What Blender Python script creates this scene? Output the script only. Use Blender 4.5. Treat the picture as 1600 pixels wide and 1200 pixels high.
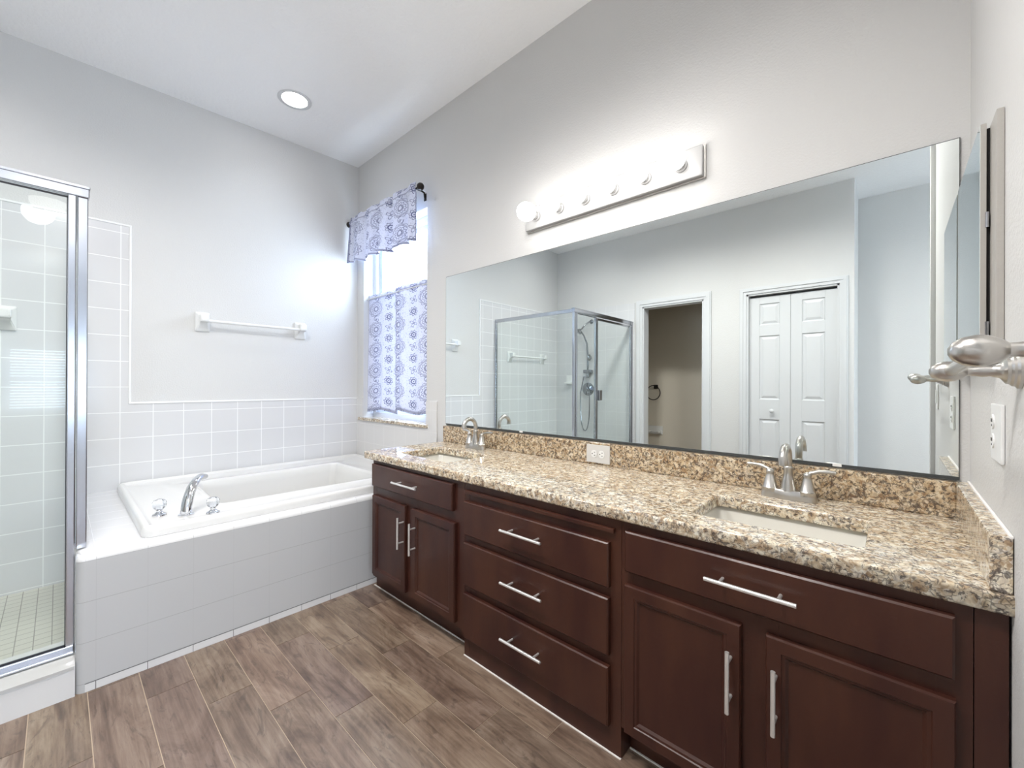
import bpy, bmesh, math, random
from mathutils import Vector, Matrix
random.seed(7)
PI = math.pi
for o in list(bpy.data.objects): bpy.data.objects.remove(o)
scn = bpy.context.scene
COL = scn.collection

# ------------------------------------------------------------ camera, world, light, exposure
RW = 3.5875            # x of the right wall face; tub wall is x=0, vanity wall is y=0
BACK = -2.921          # opposite wall
def set_camera():
    ya, pi_, ro = math.radians(42.5412), math.radians(.0838), math.radians(.2309)
    fw = Vector((-math.sin(ya)*math.cos(pi_), math.cos(ya)*math.cos(pi_), math.sin(pi_)))
    r = Vector((math.cos(ya), math.sin(ya), 0)); u = r.cross(fw)
    r2 = r*math.cos(ro) + u*math.sin(ro); u2 = -r*math.sin(ro) + u*math.cos(ro)
    cam = bpy.data.cameras.new('camera'); co = bpy.data.objects.new('camera', cam); COL.objects.link(co)
    m = Matrix(((r2.x, u2.x, -fw.x, 3.4279), (r2.y, u2.y, -fw.y, -1.75), (r2.z, u2.z, -fw.z, 1.14975), (0, 0, 0, 1)))
    co.matrix_world = m
    cam.sensor_width = 36; cam.lens = 36*650.18/1600; cam.clip_start = .02
    scn.camera = co
set_camera()
world = bpy.data.worlds.new('sky'); scn.world = world; world.use_nodes = True
wn = world.node_tree.nodes; wl = world.node_tree.links
bg = wn['Background']; bg.inputs[0].default_value = (.74, .86, 1.0, 1); bg.inputs[1].default_value = 8.0
def lamp(name, kind, loc, energy, color=(1, 1, 1), rot=(0, 0, 0), **kw):
    l = bpy.data.lights.new(name, kind); l.energy = energy; l.color = color
    for k, v in kw.items(): setattr(l, k, v)
    o = bpy.data.objects.new(name, l); COL.objects.link(o); o.location = loc; o.rotation_euler = rot
    return o
# daylight portals in the window openings
def portal(name, loc, rot, sx, sy):
    o = lamp(name, 'AREA', loc, 1, rot=rot, shape='RECTANGLE', size=sx, size_y=sy); o.data.cycles.is_portal = True
portal('daylight_bathroom_window', (.56, .17, 1.63), (-PI/2, 0, 0), .92, 1.55)
portal('daylight_bedroom_window', (8.66, -1.77, 1.2), (0, PI/2, 0), 1.06, .95)
portal('daylight_added_side_window', (8.66, -3.3, 1.35), (0, PI/2, 0), 1.7, 1.5)  # portal of an unseen side window, added for fill daylight
# added spots under the ceiling, out of frame and without fixtures, as fill light
for i, (x, y, e) in enumerate(((1.6, -1.75, 68), (2.75, -1.7, 66), (2.95, -1.15, 13), (.6, -2.3, 8), (5.4, -1.9, 75), (4.4, -2.6, 18))):
    lamp('added_fill_spot', 'SPOT', (x, y, 2.93), e, (1, .975, .95), spot_size=2.9, spot_blend=.9, shadow_soft_size=.12)
scn.view_settings.view_transform = 'Standard'; scn.view_settings.look = 'None'
scn.view_settings.exposure = 1.03; scn.view_settings.gamma = 1; scn.view_settings.use_curve_mapping = False

# ------------------------------------------------------------ materials
def mat(name, col=(.8, .8, .8), rough=.5, metal=0, **kw):
    m = bpy.data.materials.new(name); m.use_nodes = True
    b = m.node_tree.nodes['Principled BSDF']
    b.inputs['Base Color'].default_value = (*col, 1); b.inputs['Roughness'].default_value = rough
    b.inputs['Metallic'].default_value = metal
    for k, v in kw.items(): b.inputs[k].default_value = v
    return m
class NT:
    def __init__(s, m): s.t = m.node_tree; s.b = s.t.nodes.get('Principled BSDF')
    def n(s, typ, **kw):
        x = s.t.nodes.new(typ)
        for k, v in kw.items():
            if k.startswith('i_'): x.inputs[int(k[2:])].default_value = v
            else: setattr(x, k, v)
        return x
    def l(s, a, b): s.t.links.new(a, b)
    def pos(s, scale=(1, 1, 1), rot=(0, 0, 0)):
        g = s.n('ShaderNodeNewGeometry'); mp = s.n('ShaderNodeMapping')
        mp.inputs['Scale'].default_value = scale; mp.inputs['Rotation'].default_value = rot
        s.l(g.outputs['Position'], mp.inputs[0]); return mp.outputs[0]
    def noise(s, vec, scale, detail=4, rough=.55, dist=0):
        x = s.n('ShaderNodeTexNoise'); x.inputs['Scale'].default_value = scale; x.inputs['Detail'].default_value = detail
        x.inputs['Roughness'].default_value = rough; x.inputs['Distortion'].default_value = dist
        s.l(vec, x.inputs['Vector']); return x.outputs['Fac']
    def math(s, op, a, b=None, c=None, clamp=False):
        x = s.n('ShaderNodeMath', operation=op, use_clamp=clamp)
        for i, v in enumerate((a, b, c)):
            if v is None: continue
            if isinstance(v, (int, float)): x.inputs[i].default_value = v
            else: s.l(v, x.inputs[i])
        return x.outputs[0]
    def ramp(s, fac, stops, interp='LINEAR'):
        x = s.n('ShaderNodeValToRGB'); x.color_ramp.interpolation = interp; e = x.color_ramp.elements
        while len(e) < len(stops): e.new(.5)
        for i, (p, c) in enumerate(stops):
            e[i].position = p; e[i].color = (*c, 1) if len(c) == 3 else c
        s.l(fac, x.inputs[0]); return x.outputs[0]
    def mix(s, fac, a, b, blend='MIX'):
        x = s.n('ShaderNodeMix', data_type='RGBA', blend_type=blend)
        for i, v in ((0, fac), (6, a), (7, b)):
            if isinstance(v, (int, float)): x.inputs[i].default_value = v
            elif isinstance(v, tuple): x.inputs[i].default_value = (*v, 1)
            else: s.l(v, x.inputs[i])
        return x.outputs[2]
    def bump(s, h, strength, dist=.001):
        x = s.n('ShaderNodeBump'); x.inputs['Strength'].default_value = strength; x.inputs['Distance'].default_value = dist
        s.l(h, x.inputs['Height']); s.l(x.outputs[0], s.b.inputs['Normal'])
    def sep(s, v):
        x = s.n('ShaderNodeSeparateXYZ'); s.l(v, x.inputs[0]); return x.outputs

M = {}
def paint(name, col, rough, sc, st):
    m = mat(name, col, rough); t = NT(m); h = t.noise(t.pos(), sc, 3, .6); t.bump(h, st, .004); return m
M['wall'] = paint('grey_wall_paint', (.645, .64, .63), .55, 130, .35)
M['ceiling'] = paint('stippled_ceiling_paint', (.90, .90, .90), .8, 55, 1.0)
M['white_trim'] = mat('white_trim_paint', (.64, .65, .66), .35)
M['beige_wall'] = paint('beige_closet_wall', (.74, .68, .58), .6, 130, .3)

def tile_mat(name, col, grout, axes, offs, pitch, gw=.004, rough=.12, faint=None):
    """grid of grout lines on two world axes"""
    m = mat(name, col, rough); t = NT(m); p = t.sep(t.pos())
    masks = []
    for a, o, pt in zip(axes, offs, pitch):
        f = t.math('FRACT', t.math('DIVIDE', t.math('SUBTRACT', p[a], o - 50*pt), pt))
        d = t.math('MULTIPLY', t.math('MINIMUM', f, t.math('SUBTRACT', 1.0, f)), pt)
        masks.append(d)
    d = masks[0] if len(masks) == 1 else t.math('MINIMUM', masks[0], masks[1])
    mk = t.math('SUBTRACT', 1.0, t.math('DIVIDE', d, gw/2), clamp=True)
    mk = t.math('MULTIPLY', mk, 2.2, clamp=True)
    if faint is not None:      # joints of the first axis are filled nearly flush and tile-coloured
        mz = t.math('MULTIPLY', t.math('SUBTRACT', 1.0, t.math('DIVIDE', masks[1], gw/2), clamp=True), 2.2, clamp=True)
        mk = t.math('MAXIMUM', mz, t.math('MULTIPLY', mk, faint))
    ns = t.noise(t.pos(), 2.3, 2)
    c = t.mix(t.math('MULTIPLY', ns, .12), col, tuple(x*.93 for x in col))
    t.l(t.mix(mk, c, grout), t.b.inputs['Base Color'])
    t.l(t.math('MULTIPLY_ADD', mk, .5, rough), t.b.inputs['Roughness'])
    t.bump(t.math('SUBTRACT', 1.0, t.math('SMOOTH_MIN', 1.0, t.math('DIVIDE', d, gw), .3)), -.35, .002)
    return m
TC = (.67, .67, .68)
M['tile_x'] = tile_mat('white_wall_tile', TC, (.84, .84, .84), (1, 2), (-1.5, .663), (.1517, .1543), .0055)
M['tile_y'] = tile_mat('white_wall_tile_vanity_side', (.70, .69, .68), (.695, .685, .675), (0, 2), (.0, .663), (.1517, .1543), .0035)
M['tile_back'] = tile_mat('white_shower_tile', TC, (.75, .75, .75), (0, 2), (.0, .663), (.1517, .1543), .0045)
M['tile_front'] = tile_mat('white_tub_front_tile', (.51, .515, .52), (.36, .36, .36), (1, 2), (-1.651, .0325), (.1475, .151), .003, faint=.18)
M['tile_deck'] = tile_mat('white_deck_tile', (.68, .68, .70), (.62, .62, .63), (0, 1), (1.02, -1.651), (.15, .1475), .003)
M['tile_plain'] = mat('white_glazed_trim_tile', (.70, .70, .70), .12)
M['mosaic'] = tile_mat('cream_shower_floor_mosaic', (.66, .65, .58), (.36, .35, .32), (0, 1), (0, 0), (.0535, .0535), .004, .3)
M['tile_edge'] = mat('bright_white_edge_trim', (.84, .84, .84), .2)
M['porcelain'] = mat('white_porcelain', (.80, .80, .79), .08)
M['acrylic'] = mat('white_tub_acrylic', (.70, .695, .68), .10)
M['biscuit'] = mat('cream_sink_porcelain', (.74, .72, .66), .10)
M['plastic'] = mat('white_plastic', (.80, .80, .79), .3)
M['grey_plastic'] = mat('light_grey_plastic_plate', (.62, .61, .59), .35)
M['sash'] = mat('shade_tinted_sash', (.55, .60, .68), .4)  # grey-blue shade on the sash is put into its colour
M['chrome'] = mat('polished_chrome', (.74, .75, .78), .07, 1)
M['alu'] = mat('satin_aluminium', (.52, .53, .57), .17, 1)
M['shower_chrome'] = mat('dark_reflecting_chrome', (.36, .37, .39), .10, 1)
M['nickel'] = mat('brushed_nickel', (.55, .53, .50), .28, 1)
M['bright_nickel'] = mat('satin_bar_pull', (.80, .79, .77), .32, .7)
M['iron'] = mat('dark_bronze', (.03, .026, .024), .35, .6)
M['dark'] = mat('dark_slot', (.01, .01, .01), .6)
M['gap'] = mat('gap_shade_black', (.012, .01, .01), .8)
M['mirror'] = mat('silvered_mirror', (.86, .90, .885), .0, 1)
M['mirror_edge'] = mat('mirror_edge', (.05, .055, .055), .3)
M['caulk'] = mat('white_caulk', (.85, .83, .80), .5)
M['steel_side'] = paint('painted_steel', (.42, .40, .37), .45, 60, .2)
M['marble'] = paint('grey_cultured_marble', (.50, .50, .49), .2, 20, .05)
M['rubber'] = mat('black_glazing_gasket', (.01, .01, .015), .5)
M['carpet'] = paint('bedroom_carpet', (.42, .38, .33), .95, 300, .8)

def espresso():
    m = mat('espresso_painted_wood', (.038, .013, .012), .30); t = NT(m)
    n = t.noise(t.pos((1, 1, .25)), 9, 5)
    t.l(t.ramp(n, [(.3, (.036, .0108, .0088)), (.7, (.066, .0240, .0140))]), t.b.inputs['Base Color'])
    n2 = t.noise(t.pos(), 160, 2); t.bump(n2, .10, .002)
    t.b.inputs['Specular IOR Level'].default_value = .38
    return m
M['wood'] = espresso()

def granite(name='speckled_beige_granite', tone=(1, 1, 1), dk=0.0):
    m = mat(name, (.6, .5, .4), .07); t = NT(m)
    p = t.pos()
    dn = t.n('ShaderNodeTexNoise'); dn.inputs['Scale'].default_value = 30; t.l(p, dn.inputs['Vector'])
    wv = t.n('ShaderNodeVectorMath', operation='MULTIPLY_ADD'); t.l(dn.outputs['Color'], wv.inputs[0]); wv.inputs[1].default_value = (.022, .022, .022); t.l(p, wv.inputs[2])
    w = wv.outputs[0]
    base = t.ramp(t.noise(w, 48, 5, .65), [(.30, (.10, .060, .040)), (.40, (.30, .195, .115)), (.49, (.56, .43, .28)), (.58, (.82, .75, .60)), (.74, (.93, .90, .82))])
    v = t.n('ShaderNodeTexVoronoi'); v.inputs['Scale'].default_value = 95; t.l(w, v.inputs['Vector'])
    vs = t.sep(v.outputs['Color'])
    cell = t.ramp(vs[0], [(0, (.30, .20, .13)), (.18, (.50, .36, .23)), (.5, (.80, .70, .52)), (.8, (.90, .86, .74)), (1, (.95, .93, .87))])
    c = t.mix(.45, base, cell)
    dark = t.ramp(t.noise(w, 85, 3, .7), [(.405+dk, (1, 1, 1)), (.455+dk, (0, 0, 0))])
    c = t.mix(t.math('MULTIPLY', dark, .80), c, (.075, .062, .060))
    big = t.ramp(t.noise(w, 17, 3, .8, .6), [(.30, (1, 1, 1)), (.33, (0, 0, 0))])
    c = t.mix(t.math('MULTIPLY', big, .9), c, (.022, .016, .018))
    ve = t.n('ShaderNodeTexVoronoi', feature='DISTANCE_TO_EDGE'); ve.inputs['Scale'].default_value = 105; t.l(w, ve.inputs['Vector'])
    edge = t.ramp(ve.outputs['Distance'], [(.03, (1, 1, 1)), (.13, (0, 0, 0))])
    em = t.ramp(t.noise(w, 34, 3, .6), [(.44, (0, 0, 0)), (.56, (1, 1, 1))])
    c = t.mix(t.math('MULTIPLY', t.math('MULTIPLY', edge, em), .70), c, (.10, .08, .07))
    c = t.mix(1.0, c, tone, 'MULTIPLY')
    t.l(c, t.b.inputs['Base Color']); return m
M['granite'] = granite(); M['granite_splash'] = granite('shade_toned_granite', (.86, .79, .70), .03)  # same stone; backsplash copy has its dimmer lighting put into the colour

def planks():
    m = mat('wood_look_floor_plank', (.25, .16, .1), .38, **{'Specular IOR Level': 1.0}); t = NT(m)
    at = t.n('ShaderNodeAttribute', attribute_name='plank'); sc = t.sep(at.outputs['Color'])
    g = t.n('ShaderNodeNewGeometry')
    off = t.n('ShaderNodeVectorMath', operation='MULTIPLY_ADD'); t.l(at.outputs['Color'], off.inputs[0]); off.inputs[1].default_value = (7, 5, 9); t.l(g.outputs['Position'], off.inputs[2])
    mp = t.n('ShaderNodeMapping'); mp.inputs['Scale'].default_value = (1.0, 3.0, 1); t.l(off.outputs[0], mp.inputs[0])
    n1 = t.noise(mp.outputs[0], 2.3, 6, .62, 1.6)
    mp2 = t.n('ShaderNodeMapping'); mp2.inputs['Scale'].default_value = (1.2, 26, 1); t.l(off.outputs[0], mp2.inputs[0])
    n2 = t.noise(mp2.outputs[0], 3.2, 5, .6, .4)
    mp3 = t.n('ShaderNodeMapping'); mp3.inputs['Scale'].default_value = (1.6, 5.5, 1); t.l(off.outputs[0], mp3.inputs[0])
    n3 = t.noise(mp3.outputs[0], 3.0, 4, .7, 2.6)
    f = t.math('ADD', t.math('MULTIPLY', n1, .62), t.math('MULTIPLY', n2, .38))
    c = t.ramp(f, [(.32, (.065, .038, .026)), (.42, (.125, .080, .056)), (.50, (.185, .127, .092)), (.58, (.240, .175, .132)), (.70, (.33, .26, .205))])
    dk = t.ramp(n3, [(.36, (1, 1, 1)), (.45, (0, 0, 0))])
    c = t.mix(t.math('MULTIPLY', dk, .48), c, (.050, .030, .022))
    hv = t.math('MULTIPLY_ADD', sc[0], .30, .85)
    cc = t.n('ShaderNodeCombineXYZ'); t.l(hv, cc.inputs[0]); t.l(t.math('MULTIPLY_ADD', sc[1], .06, t.math('MULTIPLY', hv, .97)), cc.inputs[1]); t.l(t.math('MULTIPLY_ADD', sc[2], .10, t.math('MULTIPLY', hv, .92)), cc.inputs[2])
    c = t.mix(1.0, c, cc.outputs[0], 'MULTIPLY')
    t.l(c, t.b.inputs['Base Color']); t.bump(n2, .06, .001); return m
M['plank'] = planks()
M['floor_grout'] = mat('tan_floor_grout', (.50, .40, .30), .8)

def glass_mat(name, tint, ior=1.5):
    m = bpy.data.materials.new(name); m.use_nodes = True; t = NT(m); t.t.nodes.remove(t.b)
    out = t.t.nodes['Material Output']
    tr = t.n('ShaderNodeBsdfTransparent'); tr.inputs[0].default_value = (*tint, 1)
    gl = t.n('ShaderNodeBsdfGlossy'); gl.inputs['Roughness'].default_value = 0
    fr = t.n('ShaderNodeFresnel'); fr.inputs[0].default_value = ior
    mx = t.n('ShaderNodeMixShader'); g = t.n('ShaderNodeNewGeometry'); t.l(t.math('MULTIPLY', fr.outputs[0], t.math('SUBTRACT', 1.0, g.outputs['Backfacing'])), mx.inputs[0]); t.l(tr.outputs[0], mx.inputs[1]); t.l(gl.outputs[0], mx.inputs[2])
    t.l(mx.outputs[0], out.inputs[0]); return m
M['glass'] = glass_mat('clear_shower_glass', (.955, .975, .965), 1.45)
M['window_glass'] = glass_mat('window_glass', (.96, .98, 1.0), 1.3)
M['crystal'] = mat('clear_crystal', (.95, .97, 1), .02, 0, **{'Transmission Weight': .9, 'IOR': 1.5})
def emit(name, col, s):
    m = mat(name, (.9, .9, .9), .4); b = m.node_tree.nodes['Principled BSDF']
    b.inputs['Emission Color'].default_value = (*col, 1); b.inputs['Emission Strength'].default_value = s; return m
M['bulb'] = emit('lit_bulb_glass', (1, .97, .93), 4.6)
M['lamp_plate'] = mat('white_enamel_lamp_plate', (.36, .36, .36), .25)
M['can_lens'] = emit('lit_lens', (1, .98, .96), 14)
M['dome'] = emit('lit_frosted_dome', (1, .97, .92), 4)
M['blind'] = mat('white_blind_slat', (.8, .82, .85), .5)

def fabric():
    m = bpy.data.materials.new('medallion_print_fabric'); m.use_nodes = True; t = NT(m); b = t.b
    uv = t.n('ShaderNodeUVMap'); s = t.sep(uv.outputs[0]); u, v = s[0], s[1]
    def cell(ou, ov, pu, pv):
        a = t.math('SUBTRACT', t.math('FRACT', t.math('DIVIDE', t.math('ADD', u, ou+10*pu), pu)), .5)
        c = t.math('SUBTRACT', t.math('FRACT', t.math('DIVIDE', t.math('ADD', v, ov+10*pv), pv)), .5)
        a = t.math('MULTIPLY', a, pu); c = t.math('MULTIPLY', c, pv)
        r = t.math('SQRT', t.math('ADD', t.math('MULTIPLY', a, a), t.math('MULTIPLY', c, c)))
        return r, t.math('ARCTAN2', c, a)
    def ring(r, rad, w): return t.math('SUBTRACT', 1.0, t.math('DIVIDE', t.math('ABSOLUTE', t.math('SUBTRACT', r, rad)), w), clamp=True)
    PU, PV = .25, .172
    r1, a1 = cell(0, 0, PU, PV); r2, a2 = cell(.115, .086, PU, PV); r3, a3 = cell(.115, 0, PU, PV); r4, a4 = cell(0, .086, PU, PV)
    pet = t.math('MULTIPLY', t.math('SINE', t.math('MULTIPLY', a1, 12)), .004)
    pet2 = t.math('MULTIPLY', t.math('SINE', t.math('MULTIPLY', a2, 8)), .005)
    pet3 = t.math('MULTIPLY', t.math('SINE', t.math('MULTIPLY', a3, 4)), .010)
    parts = [ring(r1, .017, .004), ring(r1, .0235, .002), ring(t.math('ADD', r1, pet), .036, .0028), ring(r1, .050, .002), ring(r1, .056, .0016), ring(t.math('ADD', r1, pet), .064, .002),
             ring(r2, .016, .0055), ring(r2, .003, .003), ring(t.math('ADD', r2, pet2), .029, .0035),
             ring(t.math('ADD', r3, pet3), .020, .0035), ring(t.math('ADD', r4, pet3), .018, .003), ring(r4, .005, .003), ring(r3, .005, .003)]
    k = parts[0]
    for q in parts[1:]: k = t.math('MAXIMUM', k, q)
    k = t.math('MULTIPLY', k, 1.3, clamp=True)
    tn = t.noise(uv.outputs[0], 130, 2)
    k = t.math('MAXIMUM', k, t.math('MULTIPLY', t.math('GREATER_THAN', tn, .63), .55))
    # darker hem band at both ends
    hem = t.n('ShaderNodeAttribute', attribute_name='hem'); k = t.math('MAXIMUM', k, t.math('MULTIPLY', hem.outputs['Fac'], .62))
    c = t.mix(k, (.76, .79, .93), (.085, .10, .24))
    t.l(c, b.inputs['Base Color']); b.inputs['Roughness'].default_value = .9
    tl = t.n('ShaderNodeBsdfTranslucent'); t.l(c, tl.inputs[0])
    mx = t.n('ShaderNodeMixShader'); mx.inputs[0].default_value = .14
    t.l(b.outputs[0], mx.inputs[1]); t.l(tl.outputs[0], mx.inputs[2]); t.l(mx.outputs[0], t.t.nodes['Material Output'].inputs[0])
    return m
M['fabric'] = fabric()

# ------------------------------------------------------------ mesh helpers
def link(name, me, m=None, parent=None, loc=None):
    o = bpy.data.objects.new(name, me); COL.objects.link(o)
    if m is not None:
        me.materials.clear(); me.materials.append(m)
    if parent is not None:
        o.parent = parent; o.matrix_parent_inverse = Matrix.Translation(-parent.location) if parent.rotation_euler[:] == (0, 0, 0) else parent.matrix_basis.inverted()
    return o
class MB:
    def __init__(s): s.bm = bmesh.new()
    def box(s, x0, x1, y0, y1, z0, z1, bevel=0, seg=2):
        r = bmesh.ops.create_cube(s.bm, size=1)['verts']
        for v in r: v.co = Vector(((x0+x1)/2+v.co.x*(x1-x0), (y0+y1)/2+v.co.y*(y1-y0), (z0+z1)/2+v.co.z*(z1-z0)))
        if bevel:
            es = list({e for v in r for e in v.link_edges})
            bmesh.ops.bevel(s.bm, geom=es, offset=bevel, segments=seg, affect='EDGES', profile=.6)
        return s
    def tube(s, pts, rad, n=14, cap=True, scale2=1.0):
        pts = [Vector(p) for p in pts]; k = len(pts)
        rad = [rad]*k if isinstance(rad, (int, float)) else rad
        rings = []; prev = None
        for i, p in enumerate(pts):
            d = (pts[min(i+1, k-1)]-pts[max(i-1, 0)]).normalized()
            if prev is None: a = d.orthogonal().normalized()
            else: a = (prev - d*prev.dot(d)).normalized()
            prev = a; b = d.cross(a)
            rings.append([s.bm.verts.new(p + (a*math.cos(2*PI*j/n) + b*math.sin(2*PI*j/n)*scale2)*rad[i]) for j in range(n)])
        for i in range(k-1):
            for j in range(n): s.bm.faces.new((rings[i][j], rings[i][(j+1) % n], rings[i+1][(j+1) % n], rings[i+1][j]))
        if cap: s.bm.faces.new(rings[0][::-1]); s.bm.faces.new(rings[-1])
        return s
    def lathe(s, prof, loc=(0, 0, 0), axis=(0, 0, 1), n=24, facet=False):
        ax = Vector(axis).normalized(); a = ax.orthogonal().normalized(); b = ax.cross(a); L = Vector(loc)
        rings = []
        for r, h in prof:
            rings.append([s.bm.verts.new(L + ax*h + (a*math.cos(2*PI*j/n)+b*math.sin(2*PI*j/n))*max(r, 1e-5)) for j in range(n)])
        for i in range(len(prof)-1):
            for j in range(n): s.bm.faces.new((rings[i][j], rings[i][(j+1) % n], rings[i+1][(j+1) % n], rings[i+1][j]))
        s.bm.faces.new(rings[0][::-1]); s.bm.faces.new(rings[-1]); return s
    def rings(s, rs, cap0=True, cap1=True):
        R = [[s.bm.verts.new(p) for p in r] for r in rs]; n = len(R[0])
        for i in range(len(R)-1):
            for j in range(n): s.bm.faces.new((R[i][j], R[i][(j+1) % n], R[i+1][(j+1) % n], R[i+1][j]))
        if cap0: s.bm.faces.new(R[0][::-1])
        if cap1: s.bm.faces.new(R[-1])
        return s
    def done(s, name, m, parent=None, smooth=False, sub=0):
        bmesh.ops.recalc_face_normals(s.bm, faces=s.bm.faces)
        me = bpy.data.meshes.new(name); s.bm.to_mesh(me); s.bm.free()
        if smooth:
            for p in me.polygons: p.use_smooth = True
            if smooth != 'all':
                try: me.set_sharp_from_angle(angle=math.radians(smooth if not isinstance(smooth, bool) else 40))
                except Exception: pass
        o = link(name, me, m, parent)
        if sub:
            md = o.modifiers.new('sub', 'SUBSURF'); md.levels = md.render_levels = sub
        return o
def rect_rings(x0, x1, z0, z1, steps):
    """nested rectangles facing -y: steps = (inset, y)"""
    return [[Vector((x0+i, y, z0+i)), Vector((x1-i, y, z0+i)), Vector((x1-i, y, z1-i)), Vector((x0+i, y, z1-i))] for i, y in steps]
def rrect(cx, cy, hx, hy, r, z, n=8):
    pts = []
    for qx, qy, a0 in ((1, 1, 0), (-1, 1, PI/2), (-1, -1, PI), (1, -1, 3*PI/2)):
        for i in range(n+1):
            a = a0+PI/2*i/n
            pts.append(Vector((cx+qx*(hx-r)+r*math.cos(a), cy+qy*(hy-r)+r*math.sin(a), z)))
    return pts
def poly_curve(name, polys, z, half, bev, m, parent=None):
    cu = bpy.data.curves.new(name, 'CURVE'); cu.dimensions = '2D'; cu.fill_mode = 'BOTH'
    cu.extrude = half-bev; cu.bevel_depth = bev; cu.bevel_resolution = 4
    for p in polys:
        sp = cu.splines.new('POLY'); sp.points.add(len(p)-1); sp.use_cyclic_u = True
        for i, q in enumerate(p): sp.points[i].co = (q[0], q[1], 0, 1)
    t = bpy.data.objects.new('tmp', cu); COL.objects.link(t); dg = bpy.context.evaluated_depsgraph_get(); dg.update()
    me = bpy.data.meshes.new_from_object(t.evaluated_get(dg)); bpy.data.objects.remove(t); me.transform(Matrix.Translation((0, 0, z)))
    me.name = name
    return link(name, me, m, parent)
def thing(name, label, cat, loc=(0, 0, 0), group=None):
    o = bpy.data.objects.new(name, None); COL.objects.link(o); o.location = loc; o.empty_display_size = .05
    return tag(o, label, cat, group)
def tag(o, label, cat, group=None):
    o['label'] = label; o['category'] = cat
    if group: o['group'] = group
    return o
def struct(o): o['kind'] = 'structure'; return o
def dup(root, delta, label, group=None):
    r = root.copy(); COL.objects.link(r); r.location = Vector(root.location)+Vector(delta); r['label'] = label
    if group: r['group'] = group
    for ch in list(root.children):
        c = ch.copy(); COL.objects.link(c); c.parent = r
        for g in list(ch.children):
            d = g.copy(); COL.objects.link(d); d.parent = c
    return r

# ------------------------------------------------------------ setting: shell
def ceil_z(y): return 3.026+.0243*y
T = .15
# floor: grout bed plus individual planks in one mesh
def build_floor():
    bm = bmesh.new(); lay = bm.loops.layers.float_color.new('plank')
    def slab(x0, x1, y0, y1, z0, z1, mi, c):
        r = bmesh.ops.create_cube(bm, size=1)['verts']
        for v in r: v.co = Vector(((x0+x1)/2+v.co.x*(x1-x0), (y0+y1)/2+v.co.y*(y1-y0), (z0+z1)/2+v.co.z*(z1-z0)))
        for f in {f for v in r for f in v.link_faces}:
            f.material_index = mi
            for l in f.loops: l[lay] = c
    slab(-.1, 5.2, -4.3, .1, -.08, -.002, 1, (0, 0, 0, 1))
    g = .0013; pitch = .1432; L = .577; rnd = random.Random(3)
    k = -6
    while True:
        y1 = -.671-pitch*k; y0 = y1-pitch
        if y1 < -4.25: break
        n = k+2                        # row 1 is -.52..-.67
        x = (2.02-.195*(n-1)) % L - L
        while x < 5.2:
            a, b = max(x+g, -.1), min(x+L-g, 5.2)
            if b-a > .01 and y1 < .12: slab(a, b, y0+g, y1-g, -.01, 0, 0, (rnd.random(), rnd.random(), rnd.random(), 1))
            x += L
        k += 1
    me = bpy.data.meshes.new('floor'); bm.to_mesh(me); bm.free()
    o = bpy.data.objects.new('floor', me); COL.objects.link(o); me.materials.append(M['plank']); me.materials.append(M['floor_grout']); struct(o)
build_floor()
struct(MB().box(5.2, 8.75, -4.3, 1.0, -.08, .004).done('floor_bedroom', M['carpet']))
# ceiling (slightly sloping)
def ceiling(name, x0, x1, y0, y1):
    b = MB()
    vs = [b.bm.verts.new(p) for p in ((x0, y0, ceil_z(y0)), (x1, y0, ceil_z(y0)), (x1, y1, ceil_z(y1)), (x0, y1, ceil_z(y1)), (x0, y0, 3.2), (x1, y0, 3.2), (x1, y1, 3.2), (x0, y1, 3.2))]
    for f in ((0, 1, 2, 3), (4, 7, 6, 5), (0, 4, 5, 1), (1, 5, 6, 2), (2, 6, 7, 3), (3, 7, 4, 0)): b.bm.faces.new([vs[i] for i in f])
    struct(b.done(name, M['ceiling']))
ceiling('ceiling', -.15, RW+.13, -4.35, .15); ceiling('ceiling_bedroom', RW+.13, 8.8, -4.35, 1.0)
H = 3.05
WX0, WX1, WZ0, WZ1 = .108, 1.01, .866, 2.40
# vanity wall with window hole
b = MB(); b.box(-T, WX0, 0, T, 0, H); b.box(WX1, RW+T, 0, T, 0, H); b.box(WX0, WX1, 0, T, 0, WZ0); b.box(WX0, WX1, 0, T, WZ1, H)
struct(b.done('wall_vanity', M['wall']))
struct(MB().box(-T, 0, -4.3, 0, 0, H).done('wall_tub', M['wall']))
WE = -1.41
struct(MB().box(RW, RW+.13, WE, 0, 0, H).done('wall_right', M['wall']))
# opposite wall with the closet and toilet-room doorways
Dx0, Dx1, Cx0, Cx1 = 1.245, 1.93, 2.340, 3.074
b = MB()
b.box(0, Dx0, BACK-.12, BACK, 0, H); b.box(Dx1, Cx0, BACK-.12, BACK, 0, H); b.box(Cx1, 3.174, BACK-.12, BACK, 0, H)
b.box(Dx0, Dx1, BACK-.12, BACK, 2.068, H); b.box(Cx0, Cx1, BACK-.12, BACK, 2.056, H)
struct(b.done('wall_opposite', M['wall']))
b = MB(); b.box(2.25, 3.174, -4.02, -3.9, 0, H); b.box(3.06, 3.174, -3.9, BACK-.12, 0, H); b.box(2.25, 2.33, -3.9, BACK-.12, 0, H)
struct(b.done('wall_closet', M['wall']))
b = MB(); b.box(0, 2.25, -4.02, -3.9, 0, H); b.box(2.15, 2.25, -3.9, BACK-.12, 0, H); b.box(.6, .7, -3.9, BACK-.12, 0, H)
struct(b.done('wall_toilet_room', M['beige_wall']))
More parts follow.
